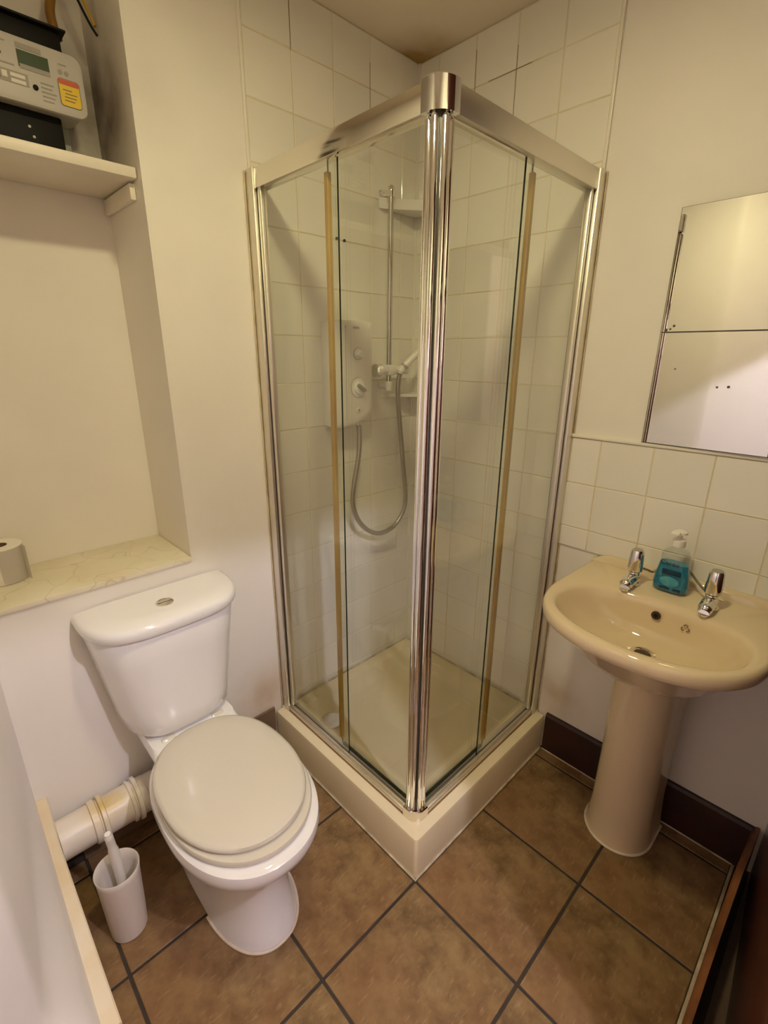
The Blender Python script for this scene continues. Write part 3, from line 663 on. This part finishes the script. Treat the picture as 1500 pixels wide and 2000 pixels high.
tap(BY-.098, 'chrome basin tap to the right of the blue soap bottle')
b = B(); tube(b, spline([(-.098, BY+.080, .900), (-.080, BY+.074, .892), (-.066, BY+.062, .886), (-.057, BY+.044, .906), (-.052, BY+.02, .914), (-.052, BY-.01, .918), (-.056, BY-.026, .914), (-.066, BY-.048, .896), (-.080, BY-.070, .884), (-.098, BY-.080, .888)], 8), .0034, 8)
tag(obj('plug_chain', b, M['steelhose']), 'thin plug chain draped between the taps behind the soap bottle', 'chain')
def soap():
    t = thing('soap_bottle', 'pump bottle of blue hand soap between the basin taps', 'soap bottle', (-.088, BY+.008, .852))
    c = (-.088, BY+.008)
    def el(hw, dp, z, n=2.6):
        out = []
        for k in range(40):
            a = 2*math.pi*k/40; co, s = math.cos(a), math.sin(a)
            out.append((c[0]+dp*math.copysign(abs(s)**(2/n), s), c[1]+hw*math.copysign(abs(co)**(2/n), co), z))
        return out
    z = .853
    shell = [(.039, .019, 0), (.0435, .0225, .005), (.0455, .0240, .022), (.0435, .0235, .045), (.0385, .0220, .075), (.0350, .0205, .095), (.0345, .0200, .112), (.030, .0185, .122), (.018, .0145, .130), (.0135, .0135, .134), (.0135, .0135, .142)]
    b = B(); loft(b, [el(w_, d_, z+h) for w_, d_, h in shell]); obj('bottle', b, M['soapclear'], t, 50)
    b = B(); loft(b, [el(w_-.0012, d_-.0012, z+h) for w_, d_, h in [(.037, .018, .002)]+shell[1:5]+[(.0365, .0212, .086)]]); lq = obj('liquid_soap', b, M['soapblue'], t, 50)
    # label on the side facing the room
    b = B(); loft(b, [[(c[0]-.0245-.0006, c[1]+.024*math.cos(2*math.pi*k/24), z+.036+.014*math.sin(2*math.pi*k/24)) for k in range(24)], [(c[0]-.0225, c[1]+.024*math.cos(2*math.pi*k/24), z+.036+.014*math.sin(2*math.pi*k/24)) for k in range(24)]]); obj('label_patch', b, M['soaplabel'], t)
    text_obj('label_text', 'Carex', .019, (c[0]-.0235, c[1]+.006, z+.0885), (0, -1, 0), (0, 0, 1), M['ink'], t)
    for k in range(3): obj('print_line', box(B(), (c[0]-.0252, c[1]-.026, z+.056+k*.0055), (c[0]-.0225, c[1]+.022, z+.0585+k*.0055)), M['ink'], t, 0)
    for k, (a0, a1) in enumerate(((-.004, .022), (-.032, -.012))): obj('print_line', box(B(), (c[0]-.0252, c[1]+a0, z+.012), (c[0]-.0235, c[1]+a1, z+.017)), M['ink'], t, 0)
    b = B(); lathe(b, [(.0165, z+.137), (.017, z+.139), (.0165, z+.155), (.014, z+.158), (.006, z+.159), (.0055, z+.172)], (c[0], c[1], 0), 'z', 24); obj('collar', b, M['plastic'], t)
    b = B(); lathe(b, [(.010, z+.171), (.0165, z+.173), (.016, z+.179), (.010, z+.183)], (c[0], c[1], 0), 'z', 24); box(b, (c[0]-.028, c[1]-.004, z+.172), (c[0]-.004, c[1]+.018, z+.181), .0035); obj('pump_head', b, M['plastic'], t)
soap()
# ================================================================== MIRROR TILES
def mirror_tile(z0, z1, lab, spots):
    t = thing('mirror_tile', lab, 'mirror', (-.0125, -.930, z0), 'mirror tiles above the basin')
    h = z1-z0; L = Matrix.Translation((-.0125, -.930, z0))@Matrix.Rotation(math.radians(-.85), 4, 'Z')
    def put(name, b, m, smooth=0):
        o = obj(name, b, m, None, smooth); o.parent = t; return o
    b = B(); box(b, (-.001, -.297, 0), (0, 0, h)); mf = put('mirror_face', b, M['mirror'])
    b = B(); box(b, (0, -.2985, -.0018), (.004, .0015, h+.0010)); put('backing', b, M['mirroredge'])
    for y in (-.035, -.262):
        for z in (.04, h-.04):
            b = B(); box(b, (.004, y-.012, z-.012), (.0118+y*.0148, y+.012, z+.012)); put('adhesive_pad', b, M['plasticgrey'])
    for y, z, r in spots:
        b = B(); lathe(b, [(r, -.0013), (r*.8, -.0015)], (0, y, z), 'x', 10)
        o = obj('age_spot', b, M['mirroredge'], None, 0); o.parent = mf
    t.matrix_world = L
mirror_tile(1.5505, 1.846, 'upper square mirror tile above the basin', [(-.012, .004, .004), (-.022, .006, .003), (-.030, .014, .0035)])
mirror_tile(1.2495, 1.547, 'lower square mirror tile resting on the tile edge above the basin', [(-.158, .162, .0030), (-.183, .164, .0036), (-.052, .205, .0020)])
# ================================================================== RECESS CONTENTS
def recess():
    t = thing('recess_shelf', 'white painted board shelf carrying the electricity meter in the recess', 'shelf', (-1.26, .14, 1.90))
    b = B(); box(b, (-1.512, .022, 1.8985), (-1.0035, .268, 1.9225), .002); obj('board', b, M['woodwhite'], t)
    b = B(); box(b, (-1.0145, .050, 1.857), (-1.0008, .266, 1.8935), .002); obj('batten', b, M['woodwhite'], t)
    b = B(); box(b, (-1.512, .052, 1.855), (-1.493, .266, 1.8955), .002); obj('batten', b, M['woodwhite'], t)
    m = thing('electricity_meter', 'grey electricity meter with green display and yellow warning label above the shelf', 'meter', (-1.16, .27, 1.93))
    x0, x1 = -1.330, -1.052
    b = B(); box(b, (-1.40, .250, 1.9235), (-1.077, .2695, 2.215), .002); obj('backboard', b, M['board'], m)
    b = B(); rings = []
    for y, ins in ((.248, .006), (.170, .004), (.158, 0), (.152, .002), (.149, .008)):
        rings.append([(x, y, z) for x, z in rrect(x0+ins, x1-ins, 2.036+ins, 2.166-ins, .022)])
    loft(b, rings); obj('case', b, M['meter'], m, 40)
    b = B(); box(b, (x0+.01, .178, 2.172), (-1.083, .249, 2.214), .003); box(b, (x0+.01, .164, 2.212), (-1.072, .249, 2.217), .001, 1); box(b, (-1.094, .182, 2.150), (-1.080, .249, 2.180), .003); obj('terminal_cover', b, M['black'], m)
    b = B(); box(b, (x0+.01, .190, 1.945), (-1.106, .249, 2.040), .004); lower = obj('lower_cover', b, M['black'], m)
    for x, z in ((-1.178, 2.005), (-1.172, 1.985)):
        b = B(); lathe(b, [(.003, .189), (.0035, .1905)], (x, 0, z), 'y', 12); obj('screw', b, M['plasticgrey'], lower)
    F = .1485
    def patch(name, xa, xb, za, zb, mm, par=m, dy=0.0, r=0.0):
        b = B()
        if r: loft(b, [[(x, y, z) for x, z in rrect(xa, xb, za, zb, r)] for y in (F+.001, F-.0006-dy)])
        else: box(b, (xa, F-.0006-dy, za), (xb, F+.001, zb))
        return obj(name, b, mm, par, 0)
    d_ = patch('display', -1.186, -1.125, 2.107, 2.139, M['lcd'])
    patch('display_strip', -1.184, -1.125, 2.104, 2.113, M['greyprint'], d_, .0003)
    patch('nameplate', -1.186, -1.137, 2.142, 2.152, M['greyprint'])
    bc = patch('barcode_label', -1.250, -1.172, 2.070, 2.094, M['greyprint'])
    for k, (a, c_) in enumerate(((-1.206, -1.178), (-1.206, -1.178))): patch('label_field', a, c_, 2.083-.011*k, 2.090-.011*k, M['paper'], bc, .0003)
    patch('label_field', -1.222, -1.212, 2.078, 2.090, M['paper'], bc, .0003)
    for k in range(7): patch('label_bar', -1.248+.0035*k, -1.2465+.0035*k, 2.074, 2.091, M['print'], bc, .0003)
    b = B(); lathe(b, [(.0055, F), (.0055, F-.002), (.004, F-.003)], (-1.160, 0, 2.074), 'y', 18); obj('optical_port', b, M['black'], m)
    for x in (-1.103, -1.090):
        b = B(); lathe(b, [(.0048, F+.001), (.0048, F-.0006)], (x, 0, 2.122), 'y', 16); obj('approval_mark', b, M['greyprint'], m)
    for k in range(5): patch('print_line', -1.148, -1.148+.022+.004*(k % 3), 2.052+.0085*k, 2.0545+.0085*k, M['greyprint'])
    patch('print_line', -1.105, -1.088, 2.136, 2.1385, M['greyprint']); patch('print_line', -1.255, -1.195, 2.104, 2.107, M['greyprint']); patch('print_line', -1.235, -1.205, 2.146, 2.148, M['greyprint'])
    patch('print_line', -1.228, -1.216, 2.120, 2.125, M['print'])
    ol = patch('label_outline', -1.1112, -1.0658, 2.0548, 2.1102, M['print'], m, 0, .007); wl_ = patch('warning_label', -1.110, -1.067, 2.056, 2.109, M['yellow'], m, .0003, .006)
    patch('label_header', -1.1095, -1.0675, 2.098, 2.1085, M['red'], wl_, .0006, .002)
    for k, (a, c_) in enumerate(((-1.102, -1.080), (-1.101, -1.076), (-1.099, -1.074), (-1.103, -1.084))): patch('label_line', a, c_, 2.066+.007*k, 2.068+.007*k, M['emblem'], wl_, .0006)
    b = B(); tube(b, spline([(-1.078, .212, 2.213), (-1.083, .214, 2.24), (-1.084, .216, 2.27), (-1.074, .22, 2.31), (-1.060, .225, 2.38), (-1.06, .23, HC)], 6), .0105, 14); tag(obj('supply_cable', b, M['brown_cable']), 'thick ochre cable rising from the top of the electricity meter', 'cable')
    for pts, mm, lab, r in (([(-1.062, .19, HC), (-1.053, .18, 2.38), (-1.043, .165, 2.31), (-1.030, .16, 2.275), (-1.016, .157, 2.245), (-1.005, .153, 2.226)], M['black'], 'thin black wire hanging against the recess side wall', .0028),
                            ([(-1.050, .19, HC), (-1.042, .178, 2.385), (-1.034, .163, 2.32), (-1.020, .157, 2.28), (-1.008, .152, 2.243)], M['yellow_cable'], 'thin yellow earth wire hanging beside the black wire', .0034)):
        b = B(); tube(b, spline(pts, 6), r, 10); tag(obj('loose_wire', b, mm), lab, 'wire', 'loose wires in the recess')
recess()
def roll():
    t = thing('toilet_roll', 'white toilet roll standing on the painted ledge', 'toilet roll', (-1.440, .198, .8845))
    c = (-1.440, .198, .8848); b = B()
    lathe(b, [(.021, .0), (.053, .0), (.0545, .002), (.0545, .098), (.053, .1), (.021, .1)], c, 'z', 40, False)
    obj('paper', b, M['paper'], t)
    b = B(); lathe(b, [(.0205, .0005), (.0205, .0995), (.0193, .0995), (.0193, .0005), (.0205, .0005)], c, 'z', 28, False); lathe(b, [(.0190, .085), (.0185, .086)], c, 'z', 24); obj('card_core', b, M['card'], t)
    b = B(); pts = [(c[0]-.0555*math.cos(math.radians(a)), c[1]-.0555*math.sin(math.radians(a))) for a in range(80, 151, 10)]+[(c[0]+.051, c[1]-.040), (c[0]+.0535, c[1]-.050)]
    loft(b, [[(x, y, c[2]+.001) for x, y in pts], [(x, y, c[2]+.099) for x, y in pts]], False, False, False)
    bmesh.ops.solidify(b, geom=list(b.faces), thickness=.001); obj('loose_sheet', b, M['paper'], t)
roll()
